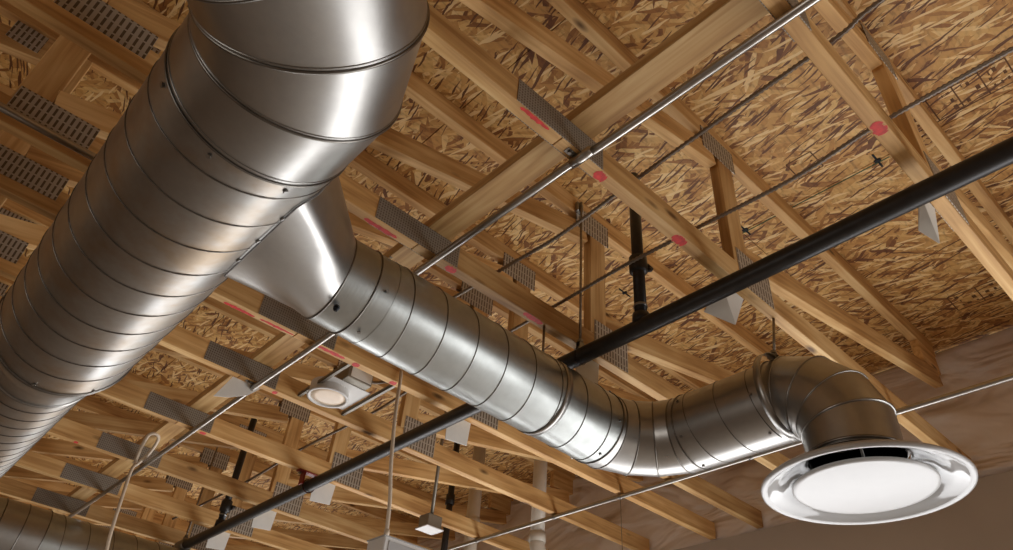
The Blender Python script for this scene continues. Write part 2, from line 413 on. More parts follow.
TL = {
 -1.55: 'wooden roof truss behind the viewer, outermost beyond the right frame edge',
 -.92: 'wooden roof truss second beyond the right frame edge',
 -.31: 'wooden roof truss just outside the top right corner',
 .302: 'wooden roof truss crossing the top right corner, red dot on its underside',
 .902: 'wooden roof truss running from the big duct elbow over the diffuser elbow, pink spot mid-span',
 1.517: 'wooden roof truss just above the branch duct, carrying the threaded rod of the black pipe',
 1.96: 'wooden roof truss mostly hidden behind the branch duct, reaching the wall left of the diffuser',
 2.255: 'wooden roof truss with long red paint stripes beside the recessed light, below the branch duct',
 2.715: 'wooden roof truss on the lower side of the recessed light, one below the striped truss',
 3.35: 'wooden roof truss that carries the dark red pipe clamp',
 3.985: 'wooden roof truss behind the white looped cable, large perforated splice plate at the loop',
 4.58: 'wooden roof truss with a dark reddish knot, just below the looped cable splice plate',
 5.14: 'wooden roof truss touching the top of the lower left duct',
 5.75: 'wooden roof truss first behind the lower left duct',
 6.36: 'wooden roof truss second behind the lower left duct',
 6.97: 'wooden roof truss third behind the lower left duct',
 7.58: 'farthest wooden roof truss, deep in the lower left',
}
def red_mark(parent, x0, x1, w0=-.019, w1=.019, seed=0):
    rnd = random.Random(seed); bm = bmesh.new(); n = 14; top, bot = [], []
    for i in range(n+1):
        t = i/n; e = math.sin(PI*t)**.5
        c = (w0+w1)/2 + rnd.uniform(-.0015, .0015); hw = (w1-w0)/2*(e*.5+.5 if 0 < i < n else .3)*rnd.uniform(.6, 1)
        hw = min(hw, .0188-abs(c))
        x = x0+(x1-x0)*t
        top.append(bm.verts.new((x, c+hw, -.0006))); bot.append(bm.verts.new((x, c-hw, -.0006)))
    for i in range(n):
        bm.faces.new((top[i], top[i+1], bot[i+1], bot[i]))
    o = obj('paint_mark', bm, REDP, parent); return o
for y in YL:
    t = thing('roof_truss', (0, y-HW, ZB), TL[y], 'roof truss', 'wooden roof trusses')
    near = -1 < y < 6
    member('bottom_chord', t, -3.6, ZB, .862, ZB); member('bottom_chord', t, .864, ZB, XW-.006, ZB)
    member('top_chord', t, -3.6, ZT, .55, ZT); member('top_chord', t, .552, ZT, XW+.02, ZT)
    hh = ZT-ZB-.089
    for x in (-.245, 1.66):                      # vertical webs
        key = ('vw', x)
        if key in _cache:
            o = _cache[key].copy(); COL.objects.link(o); o.parent = t
        else:
            o = obj('vertical_web', beam(hh-.001), WOOD, t); o.rotation_euler = (0, -PI/2, 0); o.location = (x+.089, 0, .0895)
            _cache[key] = o
    member('diagonal_web', t, -.145, 1.561, 1.645, 1.978)
    member('diagonal_web', t, 1.76, 1.56, 3.50, 1.900)
    member('end_block', t, 3.335, 1.975, 3.529, 1.975, .1145)
    member('diagonal_web', t, -1.96, 1.572, -.26, 1.978)
    if True:
        plate(t, .70, 1.02, ZB+.002, ZB+.087, PLATEF)
        plate(t, 1.68, 1.87, ZB+.006, ZB+.155, PLATER)
        plate(t, -.24, -.02, 1.495, 1.59, PLATER)
        plate(t, 1.57, 1.77, 2.02, 2.13, PLATER)
        plate(t, *((-.40, -.30) if y == 2.255 else (-.27, .0)), 1.99, 2.075, PLATER)
    marks = {.302: [(1.35, 1.40)], .902: [(.72, .82, -.019, -.004), (.925, .955), (1.01, 1.05), (1.355, 1.41)],
             1.517: [(.68, .80, -.003, .018), (.99, 1.03), (1.33, 1.42, -.019, .006)],
             1.96: [], 2.255: [(.58, .70, -.002, .018), (.72, .86, -.005, .012), (.95, 1.08, -.018, .01), (1.12, 1.15), (1.30, 1.33)],
             2.715: [(.50, .52), (1.02, 1.04)], 3.35: [(.42, .46), (.98, 1.01)], 3.985: [(.40, .43), (.60, .62)]}
    for q in marks.get(y, []):
        red_mark(t, *q, seed=int(q[0]*1000))
    # stapled paper tag hanging from the far face
    if y > 0 and y < 5.5 and y not in (1.96, 2.715):
        bm = bmesh.new(); x0 = 1.64; 
        pts = [(1.64, -.005), (1.74, .0), (1.728, -.122), (1.685, -.09)] if y < .5 else [(1.625, .0), (1.75, .0), (1.70, -.121), (1.625, -.084)] if y < 1 else [(1.62, .01), (1.75, .02), (1.74, -.107), (1.625, -.12)]
        off = [0, 0, .014, .072] if .5 < y < 1 else [0, 0, .018, .043] if y < .5 else [0]*4
        va = [bm.verts.new((px, y+.0003+q, ZB+pz)) for (px, pz), q in zip(pts, off)]; vb = [bm.verts.new((px, y+.003+q, ZB+pz)) for (px, pz), q in zip(pts, off)]
        bm.faces.new(va); bm.faces.new(vb[::-1])
        for k in range(4): bm.faces.new((va[k], vb[k], vb[(k+1) % 4], va[(k+1) % 4]))
        lab = {.302: 'white paper tag on the upper right truss, below the black pipe, nearest the right edge',
               .902: 'white paper tag under the black pipe, directly above the branch duct bend',
               1.517: 'white paper tag right behind the pipe ring hanger, half hidden by the branch duct',
               2.255: 'white paper tag below the branch duct, first left of where the pipe passes behind it',
               3.35: 'white paper tag hanging just below the red pipe clamp',
               3.985: 'white paper tag under the black pipe, next one left of the red clamp',
               4.58: 'white paper tag at the bottom edge, second one left of the red clamp',
               5.14: 'white paper tag below the frame beside the last pipe hanger'}[y]
        tag(obj('paper_tag', bm, PAPER), lab, 'paper tag', 'paper tags on the trusses')
# tag hanging at the grey conduit
bm = bmesh.new(); pts = [(.86, .03), (1.0, .03), (.93, -.05), (.86, -.09), (.80, -.11)]
va = [bm.verts.new((px, 2.7153, ZB+pz)) for px, pz in pts]; vb = [bm.verts.new((px, 2.7175, ZB+pz)) for px, pz in pts]
bm.faces.new(va); bm.faces.new(vb[::-1])
for k in range(5): bm.faces.new((va[k], vb[k], vb[(k+1) % 5], va[(k+1) % 5]))
tag(obj('paper_tag', bm, PAPER), 'torn white paper tag behind the grey conduit, left of the recessed light', 'paper tag', 'paper tags on the trusses')

# flat 2x4 runner lying on the bottom chords
o = obj('bracing_board', B(0, 9.6, -.0445, .0445, 0, .038, bev=.002), WOOD, loc=(.932, -1.7, ZB+.0895), rot=(0, 0, PI/2))
tag(o, 'flat wooden bracing board lying across the trusses next to the conduit clamp', 'board')

# ------------------------------------------------------------------ main spiral duct
ZC = 1.17
RM, XM = .203, .208
main = thing('main_duct', (XM, 2.0, ZC), 'large galvanized spiral duct with a gored elbow, filling the upper left', 'duct')
def rel(bm, o):
    for v in bm.verts: v.co -= o.location
    return bm
def part(name, bm, mat, par, smooth=True):
    root = par
    off = Vector(root.location); q = root.parent
    while q: off += q.location; q = q.parent
    for v in bm.verts: v.co -= off
    return obj(name, bm, mat, root, smooth)
YE = 2.34
part('duct_body', duct_mesh([(circ((XM, 1.06, ZC), (0, 1, 0), RM), circ((XM, YE, ZC), (0, 1, 0), RM))], sub=2), GALV, main)
part('spiral_seam', helix((XM, 1.08, ZC), (XM, YE-.03, ZC), RM, .122, .0017, phase=2.2), SEAM, main)
# gored elbow turning towards -X; mitre planes meet at the inner pivot
RI = .315                          # five-piece 90 degree elbow turning towards -X
piv = Vector((XM-RI, .985, ZC))
st = PI/8
V = [piv + Vector((math.cos(st*(k+.5)), -math.sin(st*(k+.5)), 0))*RI/math.cos(st/2) for k in range(4)]
segs = gored([Vector((XM, 1.065, ZC))] + V + [V[-1]+Vector((-.5, 0, 0))], RM)
elb = part('elbow', duct_mesh(segs, sub=4), GALVE, main)
for s in segs[1:]:
    part('elbow_seam', bead(s[0], .0036), SEAM, elb)
    part('elbow_lip', bead([p + (q-p).normalized()*.008 for p, q in zip(s[0], s[1])], .0018), SCREW, elb)
part('collar_seam', bead(circ((XM, 1.065, ZC), (0, 1, 0), RM+.001), .0028), SEAM, main)
part('collar_seam', bead(circ((XM, 1.053, ZC), (0, 1, 0), RM+.0005), .0015), SCREW, main)
def screws(parent, c, axis, r, angs, s=.0055):
    c = Vector(c); ax = Vector(axis).normalized(); u_, v_ = frame(ax)
    for a in angs:
        d = u_*math.cos(a)+v_*math.sin(a); p = c + d*(r+.001)
        bm = bmesh.new(); rings_to(bm, [circ(p, d, s, 6), circ(p+d*.004, d, s, 6)])
        for v_2 in bm.verts: pass
        part('sheet_metal_screw', bm, SCREW, parent, False)
screws(main, (XM, 1.085, ZC), (0, 1, 0), RM, [i*PI/4+.25 for i in range(8)])
# reducer and the smaller run beyond
RS = .163
bm = bmesh.new(); tube(bm, [(XM, YE, ZC), (XM, YE+.03, ZC), (XM, YE+.15, ZC), (XM, YE+.235, ZC)], [RM, RM, RS+.002, RS+.002], 72, cap=False)
part('reducer', bm, GALVE, main)
part('reducer_seam', bead(circ((XM, YE, ZC), (0, 1, 0), RM+.001), .005), SEAM, main)
part('reducer_lip', bead(circ((XM, YE+.008, ZC), (0, 1, 0), RM+.001), .003), SCREW, main)
part('reducer_seam', bead(circ((XM, YE+.235, ZC), (0, 1, 0), RS+.002), .0062), SCREW, main)
screws(main, (XM, YE-.018, ZC), (0, 1, 0), RM, [i*PI/4+.1 for i in range(8)])
screws(main, (XM, YE+.25, ZC), (0, 1, 0), RS, [i*PI/3+.1 for i in range(6)])
part('small_duct_body', duct_mesh([(circ((XM, YE+.2, ZC), (0, 1, 0), RS), circ((XM, 5.5, ZC), (0, 1, 0), RS))], sub=2), GALV, main)
part('spiral_seam', helix((XM, YE+.25, ZC), (XM, 5.48, ZC), RS, .088, .0018), SEAM, main)
part('end_cap', rings_to(bmesh.new(), [circ((XM, 5.49, ZC), (0, 1, 0), RS+.003), circ((XM, 5.51, ZC), (0, 1, 0), RS+.003)]), GALVE, main, False)

# ------------------------------------------------------------------ branch duct
RB = .128
A0 = Vector((.612, 1.480, ZC)); XB = 1.94; piv1 = Vector((1.70, 1.258, ZC)); RBE = XB-1.70
branch = thing('branch_duct', (1.2, 1.5, ZC), 'medium galvanized spiral duct curving from the big duct to the round diffuser', 'duct')
A1 = Vector((1.70, 1.498, ZC))
screwset = []
# collar + body
def lerpv(t): return A0.lerp(A1, t)
dAB = (A1-A0).normalized()
pc = A0 + dAB*.085
part('collar', duct_mesh([(circ(A0, dAB, RB-.004), circ(pc+dAB*.06, dAB, RB-.001))], sub=2), GALVB, branch)
part('collar_seam', bead(circ(A0, dAB, RB-.0035), .0032), SEAM, branch)
part('collar_seam', bead(circ(pc, dAB, RB-.001), .0025), SEAM, branch)
screws(branch, pc+dAB*.03, dAB, RB+.0015, [i*PI/3+.35 for i in range(6)], .005)
part('duct_body', duct_mesh([(circ(pc+dAB*.06, dAB, RB), circ(A1, dAB, RB))], sub=2), GALVB, branch)
part('spiral_seam', helix(pc+dAB*.06, A1-dAB*.01, RB, .118, .0017, phase=.4), SEAM, branch)
bm = bmesh.new(); rings_to(bm, [circ(pc+Vector((-.065, -.06, -.12)), (-.3, -.5, -.9), .009, 10), circ(pc+Vector((-.068, -.065, -.13)), (-.3, -.5, -.9), .007, 10)])
part('test_plug', bm, DARK, branch)
# boot tap: rectangle on the main duct -> round collar
def rect_ring(n=72, rc=.02):
    y0, y1, z0, z1 = 1.15, 1.53, 1.045, 1.285
    out = []; tgt = circ(A0, dAB, RB-.004, n)
    cy, cz = (y0+y1)/2, (z0+z1)/2
    for p in tgt:
        a = math.atan2(p.z-A0.z, p.y-A0.y); c, s = math.cos(a), math.sin(a)
        k = min((y1-y0)/2/max(abs(c), 1e-6), (z1-z0)/2/max(abs(s), 1e-6))
        y_, z_ = cy + c*k, cz + s*k
        dz = z_-ZC; x_ = XM + math.sqrt(max(RM*RM-dz*dz, .01)) - .004
        out.append(Vector((x_, y_, z_)))
    return out
r0, r1 = rect_ring(), circ(A0, dAB, RB-.004, 72)
bm = bmesh.new(); rings_to(bm, [[p.lerp(q, j/10) for p, q in zip(r0, r1)] for j in range(11)], cap=False)
boot = part('takeoff_boot', bm, GALVE, branch)
fl = [p + (p - Vector((p.x, 1.34, ZC))).normalized()*.012 for p in r0]
fl = [Vector((XM + math.sqrt(max(RM*RM-(p.z-ZC)**2, .005)) + .0015, p.y, p.z)) for p in fl]
in_ = [Vector((p.x+.0055, p.y, p.z)) for p in r0]
part('boot_flange', rings_to(bmesh.new(), [fl, in_], cap=False), GALVE, branch)
part('flange_sealant', bead(in_, .0028), SEAL, branch)
for k in (2, 14, 27, 38, 45, 52, 60, 67):
    p = fl[k]; d = Vector((p.x-XM, 0, p.z-ZC)).normalized()
    part('sheet_metal_screw', rings_to(bmesh.new(), [circ(p, d, .0055, 6), circ(p+d*.004, d, .0055, 6)]), SCREW, branch, False)
# horizontal elbow to -Y
def gore_elbow(piv, u, v, R, n):
    """circumscribed polyline with n mitres over 90 degrees"""
    step = PI/2/n; rr = R/math.cos(step/2)
    return [piv + (u*math.cos(step*(k+.5)) + v*math.sin(step*(k+.5)))*rr for k in range(n)]
e1 = gore_elbow(piv1, Vector((0, 1, 0)), Vector((1, 0, 0)), RBE, 4)
YN, RBD = .75, .185
piv2 = Vector((XB, YN+RBD, ZC-RBD))
segs = gored([A1] + e1 + [Vector((XB, 1.258, ZC))], RB)
e = part('side_elbow', duct_mesh(segs, sub=4), GALVE, branch)
part('elbow_seam', bead(circ(A1, dAB, RB+.001), .003), SEAM, e)
for s in segs[1:]: part('elbow_seam', bead(s[0], .0028), SEAM, e)
part('elbow_seam', bead(circ((XB, 1.258, ZC), (0, 1, 0), RB+.001), .0028), SEAM, e)
screws(branch, A1-dAB*.02, dAB, RB, [i*PI/3+.2 for i in range(6)], .005)
screws(branch, (XB, 1.24, ZC), (0, 1, 0), RB, [i*PI/3+.5 for i in range(6)], .005)
part('straight_duct', duct_mesh([(circ((XB, 1.258, ZC), (0, 1, 0), RB), circ((XB, YN+RBD, ZC), (0, 1, 0), RB))], sub=2), GALVE, branch)
part('spiral_seam', helix((XB, 1.23, ZC), (XB, YN+RBD+.01, ZC), RB, .118, .0016, phase=2), SEAM, branch)
e2 = gore_elbow(piv2, Vector((0, 0, 1)), Vector((0, -1, 0)), RBD, 4)
ZN = ZC-RBD
segs = gored([Vector((XB, YN+RBD, ZC))] + e2 + [Vector((XB, YN, ZN-.06))], RB)
e = part('down_elbow', duct_mesh(segs, sub=4), GALVE, branch)
part('elbow_seam', bead(circ((XB, YN+RBD-.008, ZC), (0, 1, 0), RB+.001), .003), SCREW, e)
for s in segs[1:-1]: part('elbow_seam', bead(s[0], .0030), SCREW, e)
part('elbow_seam', bead(segs[-1][0], .0046), SCREW, e)
screws(branch, (XB, YN+RBD+.03, ZC), (0, 1, 0), RB, [i*PI/3+.9 for i in range(6)], .005)
# strap hanger round the duct above the diffuser elbow
def duct_hanger(c, d, r, rodtop, label, rody=None):
    h = thing('duct_hanger', (c[0], c[1], rodtop), label, 'hanger', 'hangers of the branch duct')
    c = Vector(c); d = Vector(d).normalized(); bm = bmesh.new()
    rings = []
    for s, rr in ((-.012, r+.001), (.012, r+.001), (.012, r+.0028), (-.012, r+.0028)):
        rings.append(circ(c+d*s, d, rr, 64))
    rings_to(bm, rings, closed=True); part('strap', bm, GALVE, h)
    part('threaded_rod', T([(c.x, c.y, c.z+r+.002), (c.x, rody or c.y, rodtop-.001)], .0045, 10), ROD, h)
    part('nut', hexnut((c.x, c.y, c.z+r+.022), .011, .009), SCREW, h, False)
    part('nut', hexnut((c.x, c.y, c.z+r+.008), .011, .007), SCREW, h, False)
    part('strap_ear', B(c.x-.014, c.x+.014, c.y-.018, c.y+.018, c.z+r+.001, c.z+r+.004), GALVE, h, False)
duct_hanger((1.905, .912, ZC), (0, 1, 0), RB+.005, ZB, 'steel strap and threaded rod over the duct just before the diffuser elbow', .888)
pm = lerpv((1.433-A0.x)/(A1.x-A0.x))
duct_hanger((pm.x, pm.y, ZC), dAB, RB, ZB, 'short threaded rod and strap holding the middle of the branch duct')

# ------------------------------------------------------------------ round diffuser
dif = thing('ceiling_diffuser', (XB+.02, YN, .85), 'large round white supply diffuser with flat centre plate, at the end of the branch duct', 'air diffuser')
c = (XB+.02, YN+.004)
zr = .85
prof = [(.132, zr+.072), (.138, zr+.070), (.150, zr+.062), (.178, zr+.050), (.214, zr+.036), (.242, zr+.022), (.262, zr+.010), (.2705, zr+.002), (.269, zr-.005), (.262, zr-.007), (.252, zr-.003)]
part('outer_cone', lathe(bmesh.new(), prof, c), WHITE, dif)
prof = [(.252, zr-.003), (.238, zr+.006), (.226, zr+.009), (.214, zr+.017), (.198, zr+.030), (.180, zr+.041), (.160, zr+.049), (.146, zr+.056), (.134, zr+.068)]
part('inner_cone', lathe(bmesh.new(), prof, c), WHITEG, dif)
part('neck', lathe(bmesh.new(), [(.1285, zr+.17), (.1285, zr+.07)], (XB, YN)), GALVE, dif)
part('throat_disc', lathe(bmesh.new(), [(.0, zr+.16), (.126, zr+.16), (.126, zr+.163), (0, zr+.163)], (XB, YN)), DARK, dif)  # near-black disc closing the neck, darkness of the throat put into its colour
prof = [(0.0001, zr-.006), (.173, zr-.006), (.182, zr-.005), (.186, zr-.001), (.186, zr+.003), (.180, zr+.005), (.0001, zr+.006)]
part('centre_plate', lathe(bmesh.new(), prof, c), WHITE, dif)
part('plate_reflector', lathe(bmesh.new(), [(.150, zr+.006), (.130, zr+.018), (.085, zr+.035), (.0001, zr+.04)], c), CHROME, dif)
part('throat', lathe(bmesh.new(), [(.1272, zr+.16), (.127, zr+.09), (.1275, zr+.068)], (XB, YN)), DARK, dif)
for k in range(4):
    a = k*PI/2+.5; p0 = (c[0]+.12*math.cos(a), c[1]+.12*math.sin(a), zr+.012); p1 = (XB+.122*math.cos(a), YN+.122*math.sin(a), zr+.10)
    part('support_arm', T([p0, p1], .004, 8), SCREW, dif)
part('neck_seam', bead(circ((XB, YN, zr+.078), (0, 0, 1), RB+.004), .0045), SEAM, dif)

# ------------------------------------------------------------------ second duct, lower left
d2t = thing('lower_duct', (2.4, 4.76, ZC), 'galvanized spiral duct along the bottom left corner, partly cut off', 'duct')
Y2, R2 = 4.80, .165
part('duct_body', duct_mesh([(circ((.36, Y2, ZC), (1, 0, 0), R2), circ((.56, Y2, ZC), (1, 0, 0), R2)), (circ((.76, Y2, ZC), (1, 0, 0), R2), circ((3.3, Y2, ZC), (1, 0, 0), R2))], sub=2), GALVB, d2t)
part('coupling', duct_mesh([(circ((.545, Y2, ZC), (1, 0, 0), R2+.003), circ((.775, Y2, ZC), (1, 0, 0), R2+.003))], sub=2), GALVE, d2t)
for x in (.545, .66, .775): part('coupling_seam', bead(circ((x, Y2, ZC), (1, 0, 0), R2+.004), .003), SEAM, d2t)
part('spiral_seam', helix((.8, Y2, ZC), (3.28, Y2, ZC), R2, .135, .002), SEAM, d2t)
part('end_cap', rings_to(bmesh.new(), [circ((3.29, Y2, ZC), (1, 0, 0), R2+.003), circ((3.31, Y2, ZC), (1, 0, 0), R2+.003)]), GALVE, d2t, False)

# ------------------------------------------------------------------ black sprinkler pipe and its hangers
ZP, XP, RP = 1.38, 1.58, .029
pipe = thing('sprinkler_pipe', (XP, 2.0, ZP), 'long straight black steel pipe crossing under the trusses from upper right', 'pipe')
part('pipe_run', T([(XP, -1.8, ZP), (XP, 4.82, ZP)], RP, 28), BLACKP, pipe)
part('pipe_run', T([(XP, 4.9, ZP), (XP, 8.5, ZP)], RP, 28), BLACKP, pipe)
part('coupling', T([(XP, 4.80, ZP), (XP, 4.81, ZP), (XP, 4.91, ZP), (XP, 4.92, ZP)], [.036, .040, .040, .036], 20), GREYBOX, pipe)
def ring_hanger(y, ztop, mat, label, xr=XP, rodmat=ROD):
    h = thing('pipe_hanger', (xr, y, ztop), label, 'hanger', 'hangers of the black pipe')
    bm = bmesh.new(); rings = []
    for s, rr in ((-.010, RP+.001), (.010, RP+.001), (.010, RP+.0035), (-.010, RP+.0035)): rings.append(circ((XP, y, ZP), (0, 1, 0), rr, 40))
    rings_to(bm, rings, closed=True); part('ring', bm, mat, h)
    bm = bmesh.new(); box(bm, xr-.012, xr+.012, y-.009, y-.007, ZP+RP, ZP+RP+.028); box(bm, xr-.012, xr+.012, y+.007, y+.009, ZP+RP, ZP+RP+.028); box(bm, xr-.012, xr+.012, y-.009, y+.009, ZP+RP+.026, ZP+RP+.029)
    part('saddle', bm, mat, h, False)
    part('threaded_rod', T([(xr, y, ZP+RP+.02), (xr, y, ztop)], .005, 10), rodmat, h)
    part('nut', hexnut((xr, y, ZP+RP+.036), .011, .010), SCREW, h, False)
    return h
h = ring_hanger(1.458, 2.14, SCREW, 'steel ring hanger with a long threaded rod, where the pipe meets the branch duct')
part('rod_bracket', B(XP-.018, XP+.018, 1.462, 1.4775, 2.09, 2.14, bev=.002), SCREW, h, False)
# red clamp under the truss beside the light
h = thing('pipe_clamp', (XP, 3.331, ZB), 'dark red pipe clamp bolted under a truss, below the recessed light', 'clamp')
bm = bmesh.new(); rings = []
for s, rr in ((-.018, RP+.001), (.018, RP+.001), (.018, RP+.007), (-.018, RP+.007)): rings.append(circ((XP, 3.31, ZP), (0, 1, 0), rr, 40))
rings_to(bm, rings, closed=True); part('band', bm, REDC, h)
bm = bmesh.new(); box(bm, XP-.075, XP+.075, 3.300, 3.340, ZB-.009, ZB-.001, bev=.002); box(bm, XP-.045, XP-.036, 3.300, 3.340, ZP, ZB-.006); box(bm, XP+.036, XP+.045, 3.300, 3.340, ZP, ZB-.006)
part('bracket', bm, REDC, h, False)
for dx in (-.06, .06): part('bolt', hexnut((XP+dx, 3.325, ZB-.013), .010, .010), SCREW, h, False)
ring_hanger(4.86, ZT, SCREW, 'steel hanger at the grey coupling near the bottom left end of the pipe')
# vertical drops with couplings
def riser(x, y, z0, z1, zc, label, r=.021):
    h = thing('sprinkler_riser', (x, y, z0), label, 'pipe', 'black vertical sprinkler risers')
    part('pipe_run', T([(x, y, z0), (x, y, z1)], r, 20), BLACKP, h)
    part('coupling', T([(x, y, zc-.035), (x, y, zc-.03), (x, y, zc+.03), (x, y, zc+.035)], [r+.004, r+.011, r+.011, r+.004], 20), BLACKP, h)
    part('coupling_bolt', T([(x+r+.004, y-.018, zc), (x+r+.028, y-.018, zc)], .011, 8), BLACKP, h)
    part('coupling_bolt', T([(x+r+.012, y-.03, zc-.012), (x+r+.012, y+.01, zc-.012)], .007, 8), BLACKP, h)
    part('saddle_tee', T([(x, y, z0-.006), (x, y, z0+.03), (x, y, z0+.034)], [r+.010, r+.008, r+.002], 20), BLACKP, h)
    part('band', T([(x, y, z0+.060), (x, y, z0+.068)], r+.003, 20), SCREW, h)
riser(XP, 1.185, ZP+.02, 2.10, 1.645, 'black vertical riser with a coupling standing on the pipe in the centre')
riser(XP, 4.345, ZP+.02, 2.10, 1.52, 'black vertical riser on the pipe at lower left, below the recessed light')
h = thing('sprinkler_drop', (2.62, 3.5, 1.2), 'thin black vertical pipe beside the small grey box at bottom centre', 'pipe')
part('pipe_run', T([(2.62, 3.5, .9), (2.62, 3.5, 2.12)], .02, 16), BLACKP, h)
part('coupling', T([(2.62, 3.5, 1.66), (2.62, 3.5, 1.72)], .028, 16), BLACKP, h)

# ------------------------------------------------------------------ conduits
XA = .942
cA = thing('metal_conduit', (XA, 1, 1.43), 'shiny steel conduit running from top centre down to the bottom left, clamped under trusses', 'conduit')
pts = [(XA+.005, -1.8, 1.432), (XA+.002, .6, 1.4365), (XA-.006, .91, 1.4365), (XA-.006, 1.5, 1.4365), (XA, 2.2, 1.4365), (XA-.002, 2.7, 1.4365), (XA+.005, 4.0, 1.4365), (XA+.0, 5.12, 1.4365)]
part('tube', T(spline(pts, 5), .0117, 16), EMT, cA)
for y in (.883, 2.696, 3.966):
    bm = bmesh.new(); rings = []
    for s, rr in ((-.008, .0119), (.008, .0119), (.008, .0135), (-.008, .0135)): rings.append(circ((XA-.004, y, 1.4365), (0, 1, 0), rr, 24))
    rings_to(bm, rings, closed=True); part('strap', bm, SCREW, cA)
    bm = bmesh.new(); box(bm, XA-.045, XA-.012, y-.009, y+.009, ZB-.002, ZB); part('strap_tab', bm, SCREW, cA, False)
    part('strap_screw', hexnut((XA-.032, y, ZB-.006), .006, .005), SCREW, cA, False)
part('coupling', T([(XA-.005, .83, 1.4365), (XA-.005, .90, 1.4365)], .0145, 16), EMT, cA)
cC = thing('metal_conduit', (2.73, 1, 1.43), 'thin pale conduit running from the right edge behind the diffuser to the bottom centre', 'conduit')
XC = 2.728
part('tube', T([(XC, -1.8, 1.4365), (XC, 7, 1.4365)], .0117, 14), EMT, cC)
part('coupling', T([(XC, 1.09, 1.432), (XC, 1.14, 1.432)], .0145, 14), EMT, cC)
for y in (1.498, -.329, 2.236, 2.696, 3.331):
    part('strap', T([(XC, y-.008, 1.4365), (XC, y+.008, 1.4365)], .0135, 14), SCREW, cC)
cT = thing('metal_conduit', (0, 1.85, 1.43), 'dark steel conduit at the far left going behind the big duct', 'conduit')
part('tube', T([(-3.3, 1.852, 1.435), (.55, 1.852, 1.435)], .0115, 14), EMT, cT)
part('coupling', T([(-.55, 1.852, 1.435), (-.49, 1.852, 1.435)], .0142, 14), EMT, cT)

def armored(pts, label, r=.0068):
    P = spline(pts, 10)
    # resample and ridge
    out = []; step = .0065
    for a, b in zip(P, P[1:]):
        L = (b-a).length; k = max(1, int(L/step))
        for j in range(k): out.append(a.lerp(b, j/k))
    rr = [r*(1.12 if i % 2 else .72) for i in range(len(out))]
    o = obj('armored_cable', T(out, rr, 8), BX, smooth=True)
    return tag(o, label, 'cable', 'armored cables strung through the trusses')
armored([(1.17, -.8, 1.63), (1.175, -.3, 1.64), (1.185, .14, 1.63), (1.195, .26, 1.615), (1.20, .58, 1.60), (1.205, .90, 1.58), (1.21, 1.2, 1.555), (1.20, 1.46, 1.552), (1.19, 1.9, 1.56), (1.16, 2.26, 1.56)],
        'upper armored cable sagging between the steel conduit and the black pipe')
armored([(1.485, -1.0, 1.57), (1.478, -.3, 1.575), (1.475, .28, 1.57), (1.49, .55, 1.56), (1.478, .88, 1.56), (1.483, 1.2, 1.575), (1.478, 1.5, 1.56), (1.49, 2.25, 1.56), (1.515, 2.7, 1.56), (1.50, 3.34, 1.56), (1.52, 4.0, 1.56), (1.50, 5.0, 1.56)],
        'lower armored cable running beside the black pipe, through the centre riser area')

# ------------------------------------------------------------------ recessed light between trusses
rl = thing('recessed_light', (1.2, 2.55, 1.45), 'round recessed can light with square plate and junction box, between two trusses', 'light fixture')
lc = (1.20, 2.545)
bm = bmesh.new(); box(bm, 1.135, 1.335, 2.43, 2.65, 1.478, 1.481, bev=.001); part('mounting_plate', bm, WHITEM, rl, False)
part('can', lathe(bmesh.new(), [(.083, 1.50), (.083, 1.452), (.088, 1.447), (.088, 1.443), (.078, 1.442), (.074, 1.446), (.073, 1.47)], lc, 48), WHITEM, rl)
part('lens', lathe(bmesh.new(), [(.0001, 1.4475), (.05, 1.4475), (.074, 1.4485), (.074, 1.4545), (.0001, 1.455)], lc, 48), LENS, rl)
part('junction_box', B(1.185, 1.305, 2.385, 2.49, 1.481, 1.575, bev=.003), GREYBOX, rl, False)
part('box_label', B(1.20, 1.30, 2.3835, 2.385, 1.49, 1.568), PAPER, rl, False)
for x in (1.13, 1.35):
    bm = bmesh.new(); box(bm, x-.007, x+.007, 2.258, 2.674, 1.466, 1.469); box(bm, x-.007, x-.005, 2.258, 2.674, 1.466, 1.482); part('bar_hanger', bm, GREYBOX, rl, False)
part('flexible_lead', T(spline([(1.305, 2.44, 1.53), (1.355, 2.42, 1.54), (1.40, 2.36, 1.56), (1.37, 2.30, 1.59)], 6), .007, 8), BX, rl)

# ------------------------------------------------------------------ loose cables and pendant boxes
P = [(.90, 3.925, 1.425), (.893, 3.90, 1.45), (.872, 3.80, 1.50), (.872, 3.75, 1.528), (.90, 3.74, 1.537), (.925, 3.77, 1.525), (.93, 3.85, 1.48), (.91, 3.90, 1.43), (.89, 3.895, 1.38), (.90, 3.885, 1.2), (.915, 3.885, 1.05), (.94, 3.89, .9), (.93, 3.88, .7)]
tag(obj('looped_cable', T(spline(P, 8), .0085, 8), CORD, smooth=True), 'cream cable with a loop at its top, hanging from a splice plate at lower left', 'cable')
wb = thing('white_box', (1.7, 2.28, .72), 'white rectangular box on a long pale cord, cut off by the bottom edge', 'box')
part('housing', B(1.382, 2.10, 2.20, 2.31, .60, .85, bev=.004), WHITEM, wb, False)
part('face_plate', B(1.40, 2.08, 2.197, 2.20, .615, .835, bev=.001), WHITE, wb, False)
part('lid', B(1.379, 2.103, 2.198, 2.312, .846, .852, bev=.001), WHITE, wb, False)
part('cord', T(spline([(1.325, 2.207, 1.50), (1.325, 2.2, 1.45), (1.33, 2.198, 1.3), (1.352, 2.198, 1.1), (1.376, 2.202, .98), (1.39, 2.206, .85)], 6), .0072, 8), CORD, wb)
part('cord_grip', T([(1.39, 2.206, .85), (1.39, 2.206, .872)], .010, 10), CORD, wb)
sb = thing('grey_box', (2.13, 3.0, 1.3), 'small grey steel box with white bottom on a rod, at bottom centre', 'box')
part('housing', B(2.10, 2.19, 2.97, 3.05, 1.265, 1.33, bev=.003), GREYBOX, sb, False)
